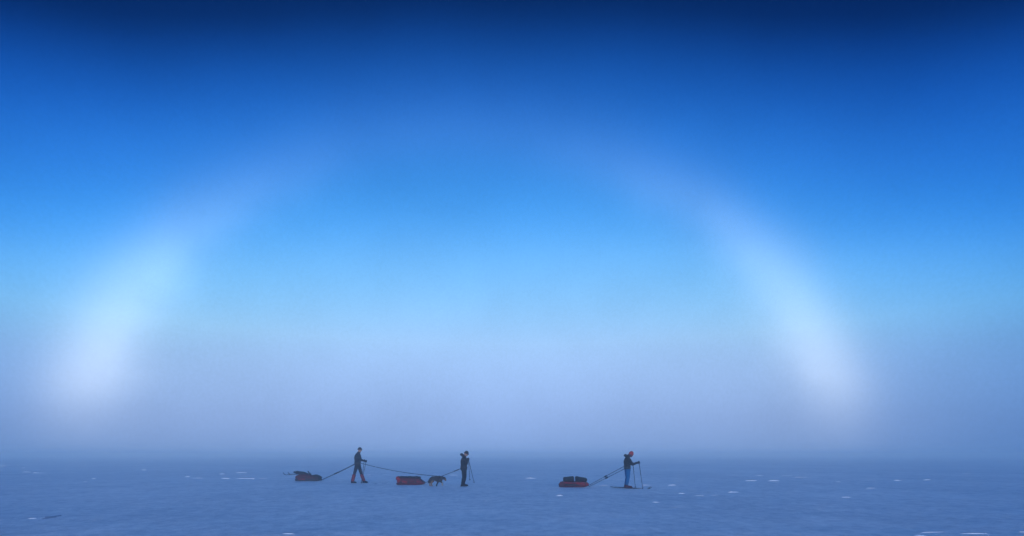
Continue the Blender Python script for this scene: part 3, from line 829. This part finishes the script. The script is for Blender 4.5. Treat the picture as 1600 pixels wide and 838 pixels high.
def duffel(x0, x1, za, zb, lb):
    c = ((x0 + x1) / 2, 0.0)
    hx = (x1 - x0) / 2
    root = empty('duffel_bag', (XS3 + c[0], YS3, GS3 + 0.262), lb, 'bag', 'dark bags on the right-hand sled')
    mid = lambda q: za + (zb - za) * (q + 1) / 2 - 0.262
    st = [(-hx, 0.02, mid(-1) - 0.02, 0.17), (-hx + 0.015, 0.0, mid(-1), 0.19), (-hx * 0.4, 0.0, mid(-0.4), 0.20), (hx * 0.4, 0.0, mid(0.4), 0.20), (hx - 0.015, 0.0, mid(1), 0.19), (hx, 0.02, mid(1) - 0.02, 0.17)]
    link('bag_body', shell(st, 16, 0.45).fused('bag_body', 0.012, 2, 0.007, 9, x0), M['black'], root)
    for q in (-0.5, 0.5):
        link('strap', band(hx * q, 0.0, mid(q), 0.20, 0.014, 0.006, 0.45).mesh('strap'), M['strap'], root)
    zp = [Vector((hx * q * 0.85, 0, mid(q * 0.85) + 0.004)) for q in (-1, -0.5, 0, 0.5, 1)]
    link('zip', Geo().tube(zp, 0.006, 6).mesh('zip'), M['rubber'], root)
duffel(-0.474, -0.012, 0.455, 0.505, 'dark bag on the rear half of the right-hand sled, sloping up forwards')
duffel(0.072, 0.573, 0.505, 0.418, 'dark bag on the front half of the right-hand sled, sloping down forwards')

# ------------------------------------------------------------------ the dog
YD = depth(760.6); XD = at(683.75, YD); GD = g1(XD, YD)
def make_dog():
    root = empty('dog', (XD, YD, GD - 0.008), 'shaggy black and tan dog walking with lowered head between sled and standing person', 'dog')
    b = Geo()
    V = Vector
    # deep chest narrowing to the belly, pelvis at the left
    b.loft([(V((-0.300, 0, 0.375)), 0.045, 0.050), (V((-0.255, 0, 0.375)), 0.085, 0.083), (V((-0.15, 0, 0.372)), 0.090, 0.085), (V((-0.03, 0, 0.345)), 0.120, 0.132), (V((0.08, 0, 0.325)), 0.125, 0.150), (V((0.155, 0, 0.338)), 0.100, 0.125), (V((0.20, 0, 0.350)), 0.070, 0.090)], 16)
    b.loft([(V((0.12, 0, 0.385)), 0.085, 0.085), (V((0.20, 0, 0.39)), 0.075, 0.080), (V((0.265, 0, 0.375)), 0.062, 0.066)], 14)
    b.ball((0.300, 0, 0.365), (0.078, 0.068, 0.066))
    b.loft([(V((0.320, 0, 0.355)), 0.054, 0.052), (V((0.350, 0, 0.315)), 0.040, 0.042), (V((0.372, 0, 0.275)), 0.030, 0.032), (V((0.378, 0, 0.258)), 0.022, 0.022)], 12)
    for s in (-1, 1):
        b.loft([(V((0.275, s * 0.045, 0.405)), 0.022, 0.030), (V((0.275, s * 0.068, 0.385)), 0.016, 0.028), (V((0.280, s * 0.074, 0.340)), 0.010, 0.020), (V((0.285, s * 0.072, 0.318)), 0.006, 0.010)], 8)
    def leg(pts):
        b.loft([(V(p), r * 1.4, r2 * 1.35) for p, r, r2 in pts], 12)
    def paw(p):
        b.loft([(V(p) + V((-0.022, 0, 0.018)), 0.018, 0.018), (V(p) + V((0.012, 0, 0.018)), 0.027, 0.021), (V(p) + V((0.040, 0, 0.012)), 0.020, 0.013)], 10)
    # hind legs: knee forward against the belly, hock backward
    leg([((-0.225, -0.055, 0.385), 0.055, 0.085), ((-0.215, -0.062, 0.285), 0.045, 0.068), ((-0.225, -0.062, 0.225), 0.034, 0.045), ((-0.285, -0.062, 0.150), 0.023, 0.028), ((-0.268, -0.062, 0.085), 0.020, 0.021), ((-0.250, -0.062, 0.025), 0.020, 0.021)])
    paw((-0.250, -0.062, 0.0))
    leg([((-0.255, 0.055, 0.385), 0.055, 0.085), ((-0.265, 0.062, 0.285), 0.045, 0.066), ((-0.290, 0.062, 0.225), 0.034, 0.044), ((-0.372, 0.062, 0.165), 0.023, 0.028), ((-0.372, 0.062, 0.09), 0.020, 0.021), ((-0.360, 0.062, 0.025), 0.020, 0.021)])
    paw((-0.358, 0.062, 0.0))
    # front legs: the near one pushing back, the far one reaching forward off the snow
    leg([((0.105, -0.070, 0.350), 0.046, 0.068), ((0.070, -0.076, 0.255), 0.036, 0.046), ((0.035, -0.076, 0.215), 0.030, 0.034), ((-0.010, -0.074, 0.115), 0.022, 0.024), ((-0.045, -0.074, 0.030), 0.020, 0.021)])
    paw((-0.045, -0.074, 0.0))
    leg([((0.140, 0.070, 0.350), 0.046, 0.066), ((0.130, 0.076, 0.255), 0.036, 0.044), ((0.150, 0.076, 0.205), 0.028, 0.032), ((0.215, 0.074, 0.125), 0.021, 0.023), ((0.205, 0.074, 0.058), 0.018, 0.020)])
    paw((0.215, 0.074, 0.030))
    # drooping bushy tail
    b.loft([(V((-0.270, 0, 0.405)), 0.030, 0.030), (V((-0.325, 0, 0.365)), 0.036, 0.036), (V((-0.372, 0, 0.285)), 0.042, 0.040), (V((-0.405, 0, 0.205)), 0.038, 0.036), (V((-0.430, 0, 0.150)), 0.022, 0.020), (V((-0.450, 0, 0.125)), 0.008, 0.008)], 12)
    me = b.fused('body', 0.0085, 2)
    nor = [v.normal.copy() for v in me.vertices]
    for i, v in enumerate(me.vertices):        # shaggy outline
        p = v.co
        k = noise.noise(p * 34) * 0.016 + noise.noise(p * 85) * 0.008
        k *= min(1.0, max(0.15, (p.z - 0.06) / 0.2))
        v.co = p + nor[i] * k + Vector((-0.35, 0, -0.6)) * abs(k) * 0.8
    att = me.color_attributes.new('coat', 'FLOAT_COLOR', 'POINT')
    blk, tan, wht = (0.014, 0.014, 0.017), (0.20, 0.11, 0.05), (0.36, 0.31, 0.25)
    for i, v in enumerate(me.vertices):
        p = v.co
        n = noise.noise(p * 14) * 0.06
        c = blk
        if p.z + n < 0.185: c = tan
        if p.x < -0.18 and p.z + n < 0.26 and p.x > -0.33 and p.y < 0.02: c = tan
        if -0.1 < p.x < 0.07 and p.z + n < 0.2 and p.y < 0: c = blk
        if p.x > 0.32 and p.z < 0.315 + n: c = tan
        if 0.12 < p.x < 0.24 and p.z + n < 0.18: c = wht
        if p.x < -0.33 and p.z > 0.06 and p.y < 0.03: c = blk
        att.data[i].color = (*c, 1)
    m = bpy.data.materials.new('dog coat')
    m.use_nodes = True
    t = m.node_tree
    a = t.nodes.new('ShaderNodeAttribute'); a.attribute_name = 'coat'
    t.links.new(a.outputs['Color'], t.nodes['Principled BSDF'].inputs['Base Color'])
    t.nodes['Principled BSDF'].inputs['Roughness'].default_value = 0.85
    link('body', me, m, root)
    link('nose', Geo().ball((0.379, 0, 0.256), (0.013, 0.014, 0.011), None, 8, 6).mesh('nose'), M['rubber'], root)
    for s in (-1, 1):
        link('eye', Geo().ball((0.346, s * 0.036, 0.362), (0.009, 0.009, 0.009), None, 8, 6).mesh('eye'), M['eye'], root)
    ha = Geo()
    pts = [V((0.075 + 0.01 * math.cos(q), 0.130 * math.sin(q), 0.338 + 0.150 * math.cos(q))) for q in [2 * math.pi * k / 24 for k in range(25)]]
    ha.loft([(p, 0.014, 0.004) for p in pts], 6, (1, 0, 0))
    hn = link('harness', ha.mesh('harness'), M['strap'], root)
    pts = [V((0.20 + 0.02 * math.cos(q), 0.085 * math.sin(q), 0.385 + 0.092 * math.cos(q))) for q in [2 * math.pi * k / 24 for k in range(25)]]
    link('collar', Geo().loft([(p, 0.012, 0.004) for p in pts], 6, (1, 0, 0)).mesh('collar'), M['strap'], root)
make_dog()

# ------------------------------------------------------------------ tow lines and the leash
for s, lb in ((-1, 'near tow line from the leftmost sled up to the walker with red gaiters'), (1, 'far tow line from the leftmost sled up to the walker with red gaiters')):
    rope('tow_line', sag((XS1 + 0.69, YS1 + s * 0.07, GS1 + 0.06), (X1 - 0.19, Y1 + s * 0.10, G1 + 0.985), 0.02), lb, 'tow line', 0.0115, (0.40, 0.56, 0.026), 'tow lines to the leftmost sled')
for s, lb in ((-1, 'near tow line passing behind the dog to the middle person'), (1, 'far tow line passing behind the dog to the middle person')):
    rope('tow_line', sag((XS2 + 0.67, YS2 + s * 0.05, GS2 + 0.10), (X2 - 0.155, Y2 + s * 0.07 + 0.03, G2 + 0.80), 0.0), lb, 'tow line', 0.0115, (0.80, 0.97, 0.020), 'tow lines to the middle sled')
for s, dz, lb in ((-1, -0.035, 'lower of the two tow lines behind the skier in blue trousers'), (1, 0.045, 'upper of the two tow lines behind the skier in blue trousers')):
    rope('tow_line', [(XS3 + 0.60, YS3 + s * 0.115, GS3 + 0.15)] + sag((XS3 + 0.68, YS3 + s * 0.10, GS3 + 0.06 + dz * 0.4), (X3 - 0.135, Y3 + s * 0.14, G3 + 0.905 + dz), 0.0), lb, 'tow line', 0.0115, (0.49, 0.57, 0.034), 'tow lines to the right-hand sled')
rope('dog_leash', sag((X1 + 0.11, Y1 - 0.04, G1 + 1.045), (XD - 0.30 + 0.37, YD - 0.03, GD + 0.455), 0.10, 24), 'long dark leash sagging from the walker with red gaiters to the dog', 'leash', 0.0125, None, None)

# ------------------------------------------------------------------ ground fog
me = bpy.data.meshes.new('haze')
bm = bmesh.new()
bmesh.ops.create_cube(bm, size=1.0)
TOP, BOT, W = 2.6, -1.3, 5400.0
for v in bm.verts:
    v.co = (v.co.x * W, v.co.y * W, BOT if v.co.z < 0 else TOP)
bm.to_mesh(me); bm.free()
hm = bpy.data.materials.new('ice fog')
hm.use_nodes = True
t = hm.node_tree
t.nodes.remove(t.nodes['Principled BSDF'])
pv = t.nodes.new('ShaderNodeVolumePrincipled')
pv.inputs['Color'].default_value = (0.985, 0.99, 0.995, 1)
pv.inputs['Density'].default_value = 0.0084
pv.inputs['Anisotropy'].default_value = 0.90
t.links.new(pv.outputs[0], t.nodes['Material Output'].inputs['Volume'])
tag(link('haze', me, hm, None, False), kind='stuff')
